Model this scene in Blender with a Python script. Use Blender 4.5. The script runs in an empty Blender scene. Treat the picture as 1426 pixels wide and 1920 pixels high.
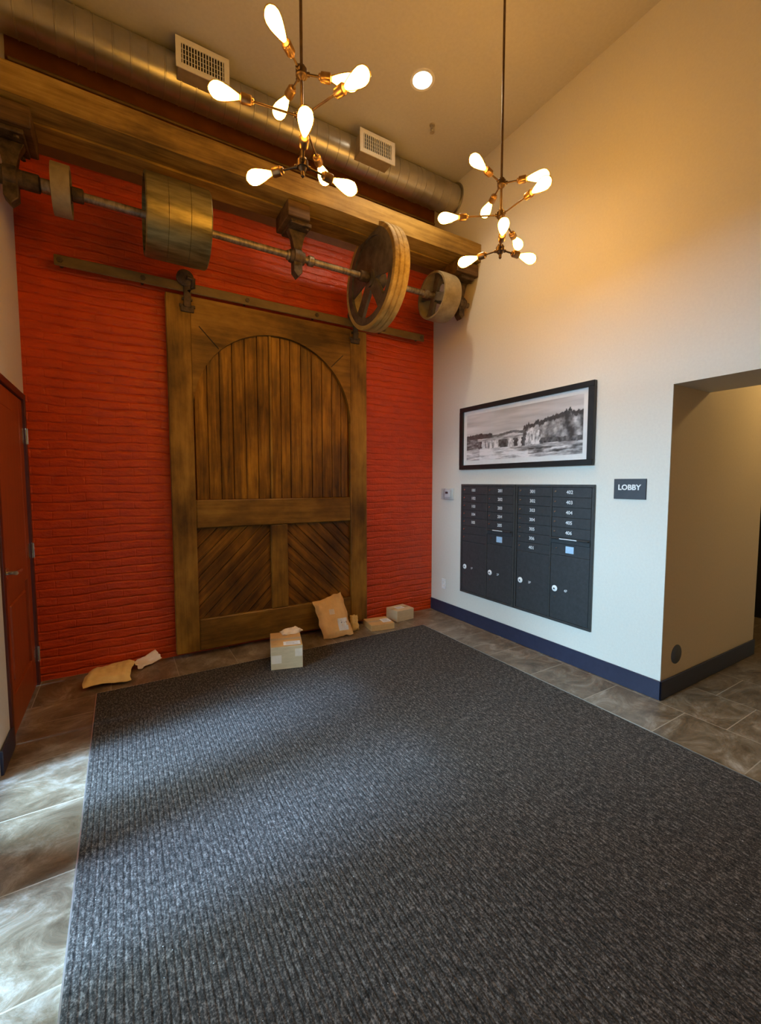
import bpy, bmesh, math, random
from mathutils import Vector, Matrix, noise
random.seed(7)
SC = bpy.context.scene
COL = SC.collection
PI = math.pi

# ------------------------------------------------------------------ camera
YAW, PITCH, HGT = math.radians(31.07), math.radians(3.9), 1.5
cam_data = bpy.data.cameras.new('camera')
cam = bpy.data.objects.new('camera', cam_data)
COL.objects.link(cam)
cam.location = (0, 0, HGT)
cam.rotation_euler = (PI / 2 - PITCH, 0, -YAW)
cam_data.sensor_fit = 'VERTICAL'
cam_data.sensor_height = 36.0
cam_data.lens = 36.0 * 805.0 / 1920.0
cam_data.clip_start = 0.02
SC.camera = cam
SC.view_settings.view_transform = 'Standard'
SC.view_settings.look = 'None'
SC.view_settings.gamma = 1.0
SC.view_settings.exposure = 0.0
SC.view_settings.use_curve_mapping = False
SC.cycles.max_bounces = 8
SC.cycles.sample_clamp_indirect = 6.0
SC.cycles.use_denoising = True

# ------------------------------------------------------------------ world, sun, window daylight
world = bpy.data.worlds.new('world')
SC.world = world
world.use_nodes = True
wb = world.node_tree.nodes['Background']
wb.inputs[0].default_value = (0.72, 0.86, 0.90, 1)
wb.inputs[1].default_value = 2.2

def add_light(name, kind, loc, rot, energy, color, **kw):
    d = bpy.data.lights.new(name, kind)
    d.energy = energy
    d.color = color
    for k, v in kw.items():
        setattr(d, k, v)
    o = bpy.data.objects.new(name, d)
    o.location = loc
    o.rotation_euler = rot
    COL.objects.link(o)
    return o

def aim(v):
    return Vector(v).to_track_quat('-Z', 'Y').to_euler()

SUN_E, SKY_E = 14.0, 3000.0
BULB_E, CAN_E, HALL_E = 58.0, 22.0, 42.0
add_light('sun', 'SUN', (-5, 0, 6), aim((0.45, 0.04, -0.62)), SUN_E, (0.36, 0.60, 1.0), angle=math.radians(10))
# the patch of open sky that the glazed entry in the left wall looks out on
add_light('daylight', 'AREA', (-5.4, 2.6, 3.5), aim((1, -0.28, -0.35)), SKY_E, (0.47, 0.77, 1.0), shape='RECTANGLE', size=4.4, size_y=2.6)

# ------------------------------------------------------------------ node helpers
def newmat(name, rough=0.6, metal=0.0, color=(0.5, 0.5, 0.5)):
    m = bpy.data.materials.new(name)
    m.use_nodes = True
    nt = m.node_tree
    b = nt.nodes['Principled BSDF']
    b.inputs['Base Color'].default_value = (*color, 1)
    b.inputs['Roughness'].default_value = rough
    b.inputs['Metallic'].default_value = metal
    return m, nt, b

def N(nt, t, **kw):
    n = nt.nodes.new(t)
    for k, v in kw.items():
        if k in n.inputs:
            n.inputs[k].default_value = v
        else:
            setattr(n, k, v)
    return n

def coords(nt, scale=(1, 1, 1), kind='Object', rot=(0, 0, 0)):
    tc = nt.nodes.new('ShaderNodeTexCoord')
    mp = nt.nodes.new('ShaderNodeMapping')
    mp.inputs['Scale'].default_value = scale
    mp.inputs['Rotation'].default_value = rot
    nt.links.new(tc.outputs[kind], mp.inputs[0])
    return mp.outputs[0]

def ramp(nt, fac, stops):
    r = nt.nodes.new('ShaderNodeValToRGB')
    e = r.color_ramp.elements
    e[0].position, e[0].color = stops[0][0], (*stops[0][1], 1)
    e[1].position, e[1].color = stops[-1][0], (*stops[-1][1], 1)
    for p, c in stops[1:-1]:
        n = e.new(p)
        n.color = (*c, 1)
    nt.links.new(fac, r.inputs[0])
    return r.outputs[0]

def bump(nt, b, h, strength=0.3, dist=0.01, prev=None):
    n = nt.nodes.new('ShaderNodeBump')
    n.inputs['Strength'].default_value = strength
    n.inputs['Distance'].default_value = dist
    nt.links.new(h, n.inputs['Height'])
    if prev:
        nt.links.new(prev, n.inputs['Normal'])
    nt.links.new(n.outputs[0], b.inputs['Normal'])
    return n.outputs[0]

def noisy(name, c1, c2, rough=0.6, metal=0.0, scale=8.0, stretch=(1, 1, 1), bmp=0.15, dist=0.004, detail=5.0, r2=None, mid=None):
    m, nt, b = newmat(name, rough, metal)
    v = coords(nt, stretch)
    n = N(nt, 'ShaderNodeTexNoise', Scale=scale, Detail=detail, Roughness=0.62)
    nt.links.new(v, n.inputs['Vector'])
    stops = [(0.32, c1), (0.68, c2)] if mid is None else [(0.3, c1), (0.5, mid), (0.7, c2)]
    nt.links.new(ramp(nt, n.outputs[0], stops), b.inputs['Base Color'])
    if bmp:
        bump(nt, b, n.outputs[0], bmp, dist)
    if r2 is not None:
        mr = N(nt, 'ShaderNodeMapRange')
        mr.inputs['To Min'].default_value = rough
        mr.inputs['To Max'].default_value = r2
        nt.links.new(n.outputs[0], mr.inputs[0])
        nt.links.new(mr.outputs[0], b.inputs['Roughness'])
    return m

def emis(name, color, strength):
    m, nt, b = newmat(name, 0.5, 0, color)
    b.inputs['Emission Color'].default_value = (*color, 1)
    b.inputs['Emission Strength'].default_value = strength
    return m

def wood(name, dark, mid, light, axis=2, rough=0.5, grain=1.0, tilt=0.0):
    """aged timber: long grain along an axis, blotchy wear over it"""
    m, nt, b = newmat(name, rough)
    st = [26, 26, 26]
    st[axis] = 1.6
    v = coords(nt, tuple(st))
    if tilt:      # grain that follows boards laid on the slant
        mp = v.node
        mp.vector_type = 'TEXTURE'
        mp.inputs['Scale'].default_value = tuple(1 / q for q in st)
        mp.inputs['Rotation'].default_value = (0, tilt, 0)
    n = N(nt, 'ShaderNodeTexNoise', Scale=1.0, Detail=6.0, Roughness=0.65, Distortion=0.4)
    nt.links.new(v, n.inputs['Vector'])
    st2 = [2.6, 2.6, 2.6]
    st2[axis] = 1.3
    v2 = coords(nt, tuple(st2))
    n2 = N(nt, 'ShaderNodeTexNoise', Scale=1.0, Detail=7.0, Roughness=0.6)
    nt.links.new(v2, n2.inputs['Vector'])
    mx = N(nt, 'ShaderNodeMath', operation='MULTIPLY_ADD')
    nt.links.new(n.outputs[0], mx.inputs[0])
    mx.inputs[1].default_value = 0.55 * grain
    ad = N(nt, 'ShaderNodeMath', operation='MULTIPLY')
    nt.links.new(n2.outputs[0], ad.inputs[0])
    ad.inputs[1].default_value = 1.0 - 0.55 * grain
    nt.links.new(ad.outputs[0], mx.inputs[2])
    nt.links.new(ramp(nt, mx.outputs[0], [(0.385, dark), (0.5, mid), (0.625, light)]), b.inputs['Base Color'])
    b.inputs['Specular IOR Level'].default_value = 0.3
    bump(nt, b, mx.outputs[0], 0.45, 0.006)
    return m

# ------------------------------------------------------------------ materials
def brick_mat():
    m, nt, b = newmat('red_painted_brick', 0.28)
    tc = nt.nodes.new('ShaderNodeTexCoord')
    sp = nt.nodes.new('ShaderNodeSeparateXYZ')
    nt.links.new(tc.outputs['Object'], sp.inputs[0])
    cb = nt.nodes.new('ShaderNodeCombineXYZ')
    nt.links.new(sp.outputs['X'], cb.inputs['X'])
    nt.links.new(sp.outputs['Z'], cb.inputs['Y'])
    wn = N(nt, 'ShaderNodeTexNoise', Scale=3.5, Detail=3.0)
    nt.links.new(cb.outputs[0], wn.inputs['Vector'])
    sc = N(nt, 'ShaderNodeVectorMath', operation='SCALE')
    sc.inputs['Scale'].default_value = 0.045
    nt.links.new(wn.outputs['Color'], sc.inputs[0])
    ad = N(nt, 'ShaderNodeVectorMath', operation='ADD')
    nt.links.new(cb.outputs[0], ad.inputs[0])
    nt.links.new(sc.outputs[0], ad.inputs[1])
    br = nt.nodes.new('ShaderNodeTexBrick')
    br.inputs['Scale'].default_value = 1.0
    br.inputs['Brick Width'].default_value = 0.215
    br.inputs['Row Height'].default_value = 0.0655
    br.inputs['Mortar Size'].default_value = 0.007
    br.inputs['Mortar Smooth'].default_value = 1.0
    br.inputs['Color1'].default_value = (1, 1, 1, 1)
    br.inputs['Color2'].default_value = (0.8, 0.8, 0.8, 1)
    br.inputs['Mortar'].default_value = (0, 0, 0, 1)
    nt.links.new(ad.outputs[0], br.inputs['Vector'])
    n1 = N(nt, 'ShaderNodeTexNoise', Scale=9.0, Detail=6.0, Roughness=0.6)
    nt.links.new(coords(nt, (0.7, 1, 2.0)), n1.inputs['Vector'])
    n2 = N(nt, 'ShaderNodeTexNoise', Scale=45.0, Detail=3.0)
    nt.links.new(tc.outputs['Object'], n2.inputs['Vector'])
    nt.links.new(ramp(nt, n1.outputs[0], [(0.3, (0.52, 0.041, 0.0005)), (0.7, (0.70, 0.064, 0.0008))]), b.inputs['Base Color'])
    b.inputs['Specular IOR Level'].default_value = 0.55
    # each course bulges: smooth ridge along the row
    s2 = nt.nodes.new('ShaderNodeSeparateXYZ')
    nt.links.new(ad.outputs[0], s2.inputs[0])
    pp = N(nt, 'ShaderNodeMath', operation='PINGPONG')
    nt.links.new(s2.outputs['Y'], pp.inputs[0])
    pp.inputs[1].default_value = 0.03275
    pm = N(nt, 'ShaderNodeMapRange')
    pm.interpolation_type = 'SMOOTHSTEP'
    pm.inputs['From Max'].default_value = 0.014
    nt.links.new(pp.outputs[0], pm.inputs[0])
    nb = bump(nt, b, br.outputs['Color'], 0.35, 0.007)
    nb = bump(nt, b, pm.outputs[0], 0.50, 0.009, nb)
    nb = bump(nt, b, n1.outputs[0], 0.75, 0.026, nb)
    bump(nt, b, n2.outputs[0], 0.35, 0.006, nb)
    return m

def tile_mat():
    m, nt, b = newmat('slate_look_floor_tile', 0.3)
    tc = nt.nodes.new('ShaderNodeTexCoord')
    br = nt.nodes.new('ShaderNodeTexBrick')
    br.inputs['Scale'].default_value = 1.0
    br.inputs['Brick Width'].default_value = 0.45
    br.inputs['Row Height'].default_value = 0.45
    br.inputs['Mortar Size'].default_value = 0.0028
    br.inputs['Mortar Smooth'].default_value = 0.1
    br.inputs['Color1'].default_value = (0, 0, 0, 1)
    br.inputs['Color2'].default_value = (1, 1, 1, 1)
    br.inputs['Mortar'].default_value = (0.5, 0.5, 0.5, 1)
    nt.links.new(tc.outputs['UV'], br.inputs['Vector'])
    # cloudy slate veins, drawn out along the tile, shifted from tile to tile
    sh = N(nt, 'ShaderNodeVectorMath', operation='SCALE')
    sh.inputs['Scale'].default_value = 7.0
    nt.links.new(br.outputs['Color'], sh.inputs[0])
    ad = N(nt, 'ShaderNodeVectorMath', operation='ADD')
    nt.links.new(tc.outputs['UV'], ad.inputs[0])
    nt.links.new(sh.outputs[0], ad.inputs[1])
    mp = nt.nodes.new('ShaderNodeMapping')
    mp.inputs['Scale'].default_value = (2.2, 1.3, 1)
    mp.inputs['Rotation'].default_value = (0, 0, 0.5)
    nt.links.new(ad.outputs[0], mp.inputs[0])
    n1 = N(nt, 'ShaderNodeTexNoise', Scale=3.0, Detail=10.0, Roughness=0.76, Distortion=0.7)
    nt.links.new(mp.outputs[0], n1.inputs['Vector'])
    c = ramp(nt, n1.outputs[0], [(0.28, (0.055, 0.036, 0.020)), (0.42, (0.12, 0.083, 0.050)), (0.52, (0.19, 0.140, 0.090)), (0.61, (0.29, 0.235, 0.175)), (0.76, (0.48, 0.43, 0.37))])
    mx = N(nt, 'ShaderNodeMix', data_type='RGBA')
    nt.links.new(br.outputs['Fac'], mx.inputs[0])
    nt.links.new(c, mx.inputs[6])
    mx.inputs[7].default_value = (0.38, 0.32, 0.24, 1)
    nt.links.new(mx.outputs[2], b.inputs['Base Color'])
    inv = N(nt, 'ShaderNodeMath', operation='SUBTRACT')
    inv.inputs[0].default_value = 1.0
    nt.links.new(br.outputs['Fac'], inv.inputs[1])
    nb = bump(nt, b, inv.outputs[0], 0.5, 0.002)
    bump(nt, b, n1.outputs[0], 0.35, 0.012, nb)
    return m

def carpet_mat():
    m, nt, b = newmat('ribbed_charcoal_carpet', 0.95)
    tc = nt.nodes.new('ShaderNodeTexCoord')
    n1 = N(nt, 'ShaderNodeTexNoise', Scale=170.0, Detail=4.0, Roughness=0.7)
    nt.links.new(tc.outputs['Object'], n1.inputs['Vector'])
    n2 = N(nt, 'ShaderNodeTexNoise', Scale=95.0, Detail=4.0, Roughness=0.7)
    nt.links.new(coords(nt, (1, 0.35, 1)), n2.inputs['Vector'])
    mu = N(nt, 'ShaderNodeMath', operation='ADD')
    nt.links.new(n1.outputs[0], mu.inputs[0])
    nt.links.new(n2.outputs[0], mu.inputs[1])
    hf = N(nt, 'ShaderNodeMath', operation='MULTIPLY')
    nt.links.new(mu.outputs[0], hf.inputs[0])
    hf.inputs[1].default_value = 0.5
    c = ramp(nt, hf.outputs[0], [(0.37, (0.008, 0.007, 0.006)), (0.50, (0.046, 0.038, 0.032)), (0.63, (0.20, 0.168, 0.145))])
    # pale lint specks
    vo = N(nt, 'ShaderNodeTexVoronoi', Scale=20.0)
    nt.links.new(tc.outputs['Object'], vo.inputs['Vector'])
    lt = N(nt, 'ShaderNodeMath', operation='LESS_THAN')
    nt.links.new(vo.outputs['Distance'], lt.inputs[0])
    lt.inputs[1].default_value = 0.035
    mx = N(nt, 'ShaderNodeMix', data_type='RGBA')
    nt.links.new(lt.outputs[0], mx.inputs[0])
    nt.links.new(c, mx.inputs[6])
    mx.inputs[7].default_value = (0.45, 0.45, 0.45, 1)
    nt.links.new(mx.outputs[2], b.inputs['Base Color'])
    bump(nt, b, n1.outputs[0], 0.7, 0.004)
    b.inputs['Specular IOR Level'].default_value = 0.2
    return m

M = {}
M['brick'] = brick_mat()
M['tile'] = tile_mat()
M['carpet'] = carpet_mat()
M['brick_shade'] = noisy('shaded_brick_band', (0.17, 0.050, 0.008), (0.23, 0.072, 0.012), 0.55, 0, 7, bmp=0.3, dist=0.01)  # shade and lamp flare over the upper brick, put into its colour
M['wall'] = noisy('cream_wall_paint', (0.6580, 0.6204, 0.5499), (0.6956, 0.6580, 0.5828), 0.62, scale=60, bmp=0.06, dist=0.002)
M['ceiling'] = noisy('ceiling_paint', (0.50, 0.47, 0.42), (0.54, 0.51, 0.46), 0.8, scale=40, bmp=0.05, dist=0.002)
M['hallwall'] = noisy('tan_hall_paint', (0.66, 0.54, 0.37), (0.70, 0.57, 0.40), 0.7, scale=60, bmp=0.06, dist=0.002)
M['base'] = noisy('navy_vinyl_base', (0.018, 0.021, 0.045), (0.024, 0.027, 0.055), 0.42, scale=20, bmp=0.05)
M['barn_frame'] = wood('weathered_barn_frame', (0.0858, 0.0360, 0.0036), (0.2356, 0.1107, 0.0121), (0.4289, 0.2177, 0.0277), 2, 0.5, 0.45)
M['barn_rail'] = wood('weathered_barn_rail', (0.0760, 0.0321, 0.0034), (0.2006, 0.0919, 0.0106), (0.3607, 0.1796, 0.0232), 0, 0.5, 0.5)
M['barn_plank'] = wood('barn_plank_brown', (0.0532, 0.0203, 0.0012), (0.1890, 0.0760, 0.0051), (0.4331, 0.1901, 0.0136), 2, 0.42, 0.8)
M['barn_diag'] = wood('barn_diagonal_brown', (0.0463, 0.0169, 0.0012), (0.1477, 0.0560, 0.0044), (0.3444, 0.1394, 0.0119), 2, 0.42, 0.8, PI / 4)
M['barn_diag_right'] = wood('barn_diagonal_brown_right', (0.0463, 0.0169, 0.0012), (0.1477, 0.0560, 0.0044), (0.3444, 0.1394, 0.0119), 2, 0.42, 0.8, -PI / 4)
M['beam'] = wood('ceiling_beam_wood', (0.1000, 0.0550, 0.0126), (0.2600, 0.1550, 0.0350), (0.4600, 0.3000, 0.0805), 0, 0.65, 0.7)
M['darkwood'] = wood('dark_block_wood', (0.030, 0.015, 0.006), (0.080, 0.042, 0.015), (0.17, 0.095, 0.035), 0, 0.6, 0.7)
M['pulleywood'] = wood('pulley_rim_wood', (0.2000, 0.1207, 0.0320), (0.4000, 0.2702, 0.0800), (0.5600, 0.4140, 0.1400), 1, 0.5, 0.6)
M['pulleydark'] = noisy('pulley_face_grime', (0.045, 0.036, 0.024), (0.16, 0.13, 0.09), 0.55, 0.1, 9, bmp=0.3, dist=0.006)
M['pulleygrey'] = noisy('grey_pulley_rim', (0.20, 0.155, 0.085), (0.36, 0.29, 0.17), 0.5, 0.1, 10, (1, 1, 1), 0.25)
M['drum'] = noisy('worn_drum_metal', (0.12, 0.095, 0.038), (0.36, 0.30, 0.13), 0.28, 0.75, 7, (0.5, 3, 3), 0.2, r2=0.5)
M['iron'] = noisy('rusty_cast_iron', (0.045, 0.030, 0.018), (0.15, 0.10, 0.06), 0.6, 0.5, 22, bmp=0.5, dist=0.006)
M['shaft'] = noisy('worn_steel_shaft', (0.16, 0.12, 0.08), (0.44, 0.37, 0.28), 0.35, 0.75, 18, (3, 1, 1), 0.3, r2=0.6)
M['railiron'] = noisy('brown_iron_track', (0.14, 0.082, 0.022), (0.22, 0.135, 0.040), 0.5, 0.0, 14, (0.4, 1, 1), 0.2)
M['duct'] = noisy('galvanised_duct', (0.44, 0.42, 0.37), (0.60, 0.575, 0.52), 0.27, 0.92, 5, (1, 1, 1), 0.1, r2=0.40)
M['white_metal'] = noisy('white_register', (0.72, 0.70, 0.66), (0.78, 0.76, 0.72), 0.4, 0, 30, bmp=0.03)
M['boot'] = noisy('register_box_metal', (0.33, 0.28, 0.21), (0.42, 0.36, 0.28), 0.5, 0.3, 12, bmp=0.05)
M['dark'] = noisy('dark_void', (0.012, 0.010, 0.008), (0.02, 0.017, 0.014), 0.8, 0, 10, bmp=0)
M['bronze'] = noisy('bronze_fixture', (0.085, 0.050, 0.026), (0.14, 0.085, 0.045), 0.38, 0.8, 25, bmp=0.05)
M['socket'] = noisy('brass_socket', (0.20, 0.11, 0.045), (0.32, 0.185, 0.08), 0.35, 0.85, 25, bmp=0.05)
M['bulb'] = emis('glowing_filament_bulb', (1.0, 0.60, 0.15), BULB_E)
M['can'] = emis('recessed_lamp_glow', (1.0, 0.90, 0.70), 30.0)
M['door'] = noisy('red_stained_door', (0.27, 0.048, 0.010), (0.34, 0.066, 0.014), 0.4, 0, 3, (8, 8, 1), 0.08)
M['doorframe'] = noisy('dark_red_door_frame', (0.075, 0.012, 0.006), (0.10, 0.017, 0.008), 0.4, 0, 12, bmp=0.05)
M['nickel'] = noisy('satin_nickel', (0.58, 0.54, 0.48), (0.68, 0.64, 0.57), 0.25, 0.95, 30, bmp=0.02)
M['mailbox'] = noisy('dark_grey_mailbox', (0.0480, 0.0512, 0.0540), (0.0640, 0.0682, 0.0720), 0.36, 0.35, 40, bmp=0.03)
M['mailframe'] = noisy('mailbox_frame_grey', (0.0700, 0.0742, 0.0743), (0.0910, 0.0952, 0.0945), 0.32, 0.5, 40, bmp=0.03)
M['white'] = noisy('plain_white', (0.76, 0.76, 0.75), (0.82, 0.82, 0.81), 0.5, 0, 20, bmp=0)
M['ink'] = noisy('number_white', (0.66, 0.67, 0.68), (0.72, 0.73, 0.74), 0.5, 0, 20, bmp=0)
M['tag'] = noisy('pale_blue_tag', (0.36, 0.52, 0.70), (0.46, 0.62, 0.78), 0.4, 0, 60, bmp=0)
M['black'] = noisy('black_frame', (0.010, 0.010, 0.010), (0.016, 0.016, 0.016), 0.35, 0, 20, bmp=0.02)
M['sign'] = noisy('charcoal_sign', (0.030, 0.033, 0.042), (0.038, 0.042, 0.052), 0.5, 0, 20, bmp=0.02)
M['card'] = noisy('brown_cardboard', (0.5250, 0.2932, 0.1020), (0.6250, 0.3622, 0.1318), 0.75, 0, 14, (1, 1, 4), 0.1)
M['card2'] = noisy('pale_cardboard', (0.5805, 0.4290, 0.2475), (0.6750, 0.5070, 0.2970), 0.75, 0, 14, (1, 1, 4), 0.1)
M['tape'] = noisy('packing_tape', (0.50, 0.37, 0.22), (0.56, 0.42, 0.26), 0.25, 0, 14, bmp=0.02)
M['kraft'] = noisy('kraft_paper', (0.7500, 0.4320, 0.1550), (0.9000, 0.5520, 0.2100), 0.6, 0, 9, bmp=0.5, dist=0.01)
M['kraft2'] = noisy('yellow_kraft_paper', (0.7590, 0.5060, 0.1710), (0.9200, 0.6555, 0.2430), 0.55, 0, 9, bmp=0.5, dist=0.01)
M['pinkish'] = noisy('pale_mailer_paper', (0.7590, 0.6050, 0.4500), (0.8740, 0.7260, 0.5600), 0.6, 0, 12, bmp=0.3)
M['labelink'] = noisy('grey_label_print', (0.22, 0.21, 0.22), (0.30, 0.29, 0.30), 0.6, 0, 50, bmp=0)
M['trim'] = noisy('aluminium_edge_trim', (0.55, 0.53, 0.47), (0.65, 0.63, 0.57), 0.3, 0.8, 30, bmp=0)
M['alu'] = noisy('dark_storefront_frame', (0.03, 0.03, 0.032), (0.04, 0.04, 0.042), 0.4, 0.4, 30, bmp=0)
M['cover'] = noisy('grey_cover_plate', (0.075, 0.075, 0.075), (0.10, 0.10, 0.10), 0.55, 0, 20, bmp=0.02)

def glass_mat(name, tint=(0.95, 0.98, 1.0), gloss=0.08, rough=0.0):
    m = bpy.data.materials.new(name)
    m.use_nodes = True
    nt = m.node_tree
    nt.nodes.clear()
    out = nt.nodes.new('ShaderNodeOutputMaterial')
    tr = nt.nodes.new('ShaderNodeBsdfTransparent')
    tr.inputs[0].default_value = (*tint, 1)
    gl = nt.nodes.new('ShaderNodeBsdfGlossy')
    gl.inputs['Roughness'].default_value = rough
    mx = nt.nodes.new('ShaderNodeMixShader')
    mx.inputs[0].default_value = gloss
    nt.links.new(tr.outputs[0], mx.inputs[1])
    nt.links.new(gl.outputs[0], mx.inputs[2])
    nt.links.new(mx.outputs[0], out.inputs[0])
    return m
M['glass'] = glass_mat('window_glass')
M['amber'] = glass_mat('amber_bulb_glass', (1.0, 0.80, 0.42), 0.10)

# ------------------------------------------------------------------ mesh helpers
def box(bm, x0, x1, y0, y1, z0, z1, bev=0.0, seg=1):
    vs = [bm.verts.new((x, y, z)) for x in (x0, x1) for y in (y0, y1) for z in (z0, z1)]
    F = [(0, 1, 3, 2), (4, 6, 7, 5), (0, 4, 5, 1), (2, 3, 7, 6), (0, 2, 6, 4), (1, 5, 7, 3)]
    fs = [bm.faces.new([vs[i] for i in f]) for f in F]
    if bev > 0:
        es = list({e for f in fs for e in f.edges})
        bmesh.ops.bevel(bm, geom=es, offset=bev, segments=seg, affect='EDGES', profile=0.5)
    return bm

def frame_of(d):
    d = Vector(d).normalized()
    a = Vector((0, 0, 1)) if abs(d.z) < 0.9 else Vector((1, 0, 0))
    u = d.cross(a).normalized()
    return d, u, d.cross(u).normalized()

def lathe(bm, o, d, prof, seg=32, cap=True):
    """profile: list of (distance along d, radius)"""
    o = Vector(o)
    d, u, w = frame_of(d)
    rings = []
    for t, r in prof:
        if r <= 1e-6:
            rings.append([bm.verts.new(o + d * t)])
        else:
            rings.append([bm.verts.new(o + d * t + (u * math.cos(2 * PI * k / seg) + w * math.sin(2 * PI * k / seg)) * r) for k in range(seg)])
    for a, b in zip(rings, rings[1:]):
        if len(a) == 1 and len(b) == 1:
            continue
        for k in range(seg):
            k2 = (k + 1) % seg
            if len(a) == 1:
                bm.faces.new((a[0], b[k2], b[k]))
            elif len(b) == 1:
                bm.faces.new((a[k], a[k2], b[0]))
            else:
                bm.faces.new((a[k], a[k2], b[k2], b[k]))
    if cap:
        if len(rings[0]) > 1:
            bm.faces.new(rings[0][::-1])
        if len(rings[-1]) > 1:
            bm.faces.new(rings[-1])
    return bm

def cyl(bm, p0, p1, r, seg=20):
    d = Vector(p1) - Vector(p0)
    return lathe(bm, p0, d, [(0, r), (d.length, r)], seg)

def tube(bm, pts, r, seg=10):
    """round bar through points"""
    pts = [Vector(p) for p in pts]
    rings = []
    for i, p in enumerate(pts):
        d = (pts[min(i + 1, len(pts) - 1)] - pts[max(i - 1, 0)])
        d, u, w = frame_of(d)
        rr = r[i] if isinstance(r, (list, tuple)) else r
        rings.append([bm.verts.new(p + (u * math.cos(2 * PI * k / seg) + w * math.sin(2 * PI * k / seg)) * rr) for k in range(seg)])
    for a, b in zip(rings, rings[1:]):
        for k in range(seg):
            bm.faces.new((a[k], a[(k + 1) % seg], b[(k + 1) % seg], b[k]))
    bm.faces.new(rings[0][::-1])
    bm.faces.new(rings[-1])
    return bm

def prism(bm, pts, y0, y1, bev=0.0):
    """polygon in the x-z plane pushed from y0 to y1"""
    a = [bm.verts.new((x, y0, z)) for x, z in pts]
    b = [bm.verts.new((x, y1, z)) for x, z in pts]
    n = len(pts)
    fs = [bm.faces.new(a), bm.faces.new(b[::-1])]
    for i in range(n):
        fs.append(bm.faces.new((a[i], b[i], b[(i + 1) % n], a[(i + 1) % n])))
    if bev:
        bmesh.ops.bevel(bm, geom=list(fs[0].edges), offset=bev, segments=1, affect='EDGES')
    return bm

def ring_x(bm, x0, x1, ro, ri, o, seg=64, prof=None):
    """hollow drum whose axis is the x axis through o; prof = outer profile [(t 0..1, radius)]"""
    prof = prof or [(0, ro), (1, ro)]
    pts = [(x0 + (x1 - x0) * t, r) for t, r in prof] + [(x1, ri), (x0, ri)]
    R = []
    for x, r in pts:
        R.append([bm.verts.new((x, o[1] + r * math.cos(2 * PI * k / seg), o[2] + r * math.sin(2 * PI * k / seg))) for k in range(seg)])
    for i in range(len(R)):
        a, b = R[i], R[(i + 1) % len(R)]
        for k in range(seg):
            bm.faces.new((a[k], a[(k + 1) % seg], b[(k + 1) % seg], b[k]))
    return bm

def obj(name, bm, m, parent=None, smooth=False, loc=None):
    me = bpy.data.meshes.new(name)
    bmesh.ops.recalc_face_normals(bm, faces=bm.faces[:])
    bm.to_mesh(me)
    bm.free()
    if isinstance(m, (list, tuple)):
        for k in m:
            me.materials.append(M[k])
    else:
        me.materials.append(M[m])
    if smooth:
        me.polygons.foreach_set('use_smooth', [True] * len(me.polygons))
        me.set_sharp_from_angle(angle=math.radians(38))
    o = bpy.data.objects.new(name, me)
    COL.objects.link(o)
    if parent is not None:
        o.parent = parent
    if loc:
        o.location = loc
    return o

def thing(name, label, cat, loc=(0, 0, 0), rotz=0.0, group=None):
    o = bpy.data.objects.new(name, None)
    o.empty_display_size = 0.1
    COL.objects.link(o)
    o.location = loc
    o.rotation_euler = (0, 0, rotz)
    tag(o, label, cat, group)
    return o

def tag(o, label, cat, group=None):
    o['label'] = label
    o['category'] = cat
    if group:
        o['group'] = group
    return o

def struct(name, bm, m, parent=None, smooth=False):
    o = obj(name, bm, m, parent, smooth)
    if parent is None:
        o['kind'] = 'structure'
    return o

B = bmesh.new

def shifted(bm, v):
    bmesh.ops.translate(bm, verts=bm.verts[:], vec=Vector(v))
    return bm

def text_mesh(name, body, size, m, parent, loc, facing='-x', extrude=0.0015, bold=0.0, align='CENTER'):
    cu = bpy.data.curves.new(name, 'FONT')
    cu.body = body
    cu.size = size
    cu.extrude = extrude
    cu.offset = bold
    cu.align_x = align
    cu.align_y = 'CENTER'
    cu.resolution_u = 3
    tmp = bpy.data.objects.new(name, cu)
    COL.objects.link(tmp)
    dg = bpy.context.evaluated_depsgraph_get()
    me = bpy.data.meshes.new_from_object(tmp.evaluated_get(dg))
    bpy.data.objects.remove(tmp)
    bpy.data.curves.remove(cu)
    me.name = name
    me.materials.clear()
    me.materials.append(M[m])
    if facing == '-x':   # written on a wall that faces -x: text runs towards -y, up is z
        me.transform(Matrix(((0, 0, -1, 0), (-1, 0, 0, 0), (0, 1, 0, 0), (0, 0, 0, 1))))
    me.transform(Matrix.Translation(loc))
    o = bpy.data.objects.new(name, me)
    COL.objects.link(o)
    o.parent = parent
    return o

# ------------------------------------------------------------------ room dimensions (metres, camera above the origin)
XL, XR, YB, ZC = -0.58, 3.134, 4.022, 4.648
YF = -1.25            # wall behind the camera
YO = 1.467            # near edge of the mail wall, where the hallway opens
HX = 4.69             # corner at the end of the hallway side wall
ZO = 2.147            # underside of the hallway opening

# floor: three fields of tile with their own layout
bm = B()
uvl = bm.loops.layers.uv.new('UVMap')
def quad(x0, x1, y0, y1, swap, du, dv):
    vs = [bm.verts.new(p) for p in ((x0, y0, 0), (x1, y0, 0), (x1, y1, 0), (x0, y1, 0))]
    f = bm.faces.new(vs)
    for l in f.loops:
        x, y = l.vert.co.x, l.vert.co.y
        l[uvl].uv = ((y + du, x + dv) if swap else (x + du, y + dv))
quad(-0.75, -0.20, YF - .2, 3.57, True, -1.51 + 0.45 * 8, 2.0)
quad(-0.20, 2.68, YF - .2, 3.57, True, -1.51 + 0.45 * 8, 0.95 + 0.45)
quad(2.68, 6.3, YF - .2, 5.2, True, -1.745 + 0.45 * 8, -3.1 + 0.45 * 10)
quad(-0.75, 2.68, 3.57, 5.2, False, -0.56 + 0.45 * 6, -3.57 + 0.45 * 2)
r = bmesh.ops.extrude_face_region(bm, geom=bm.faces[:])
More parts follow.
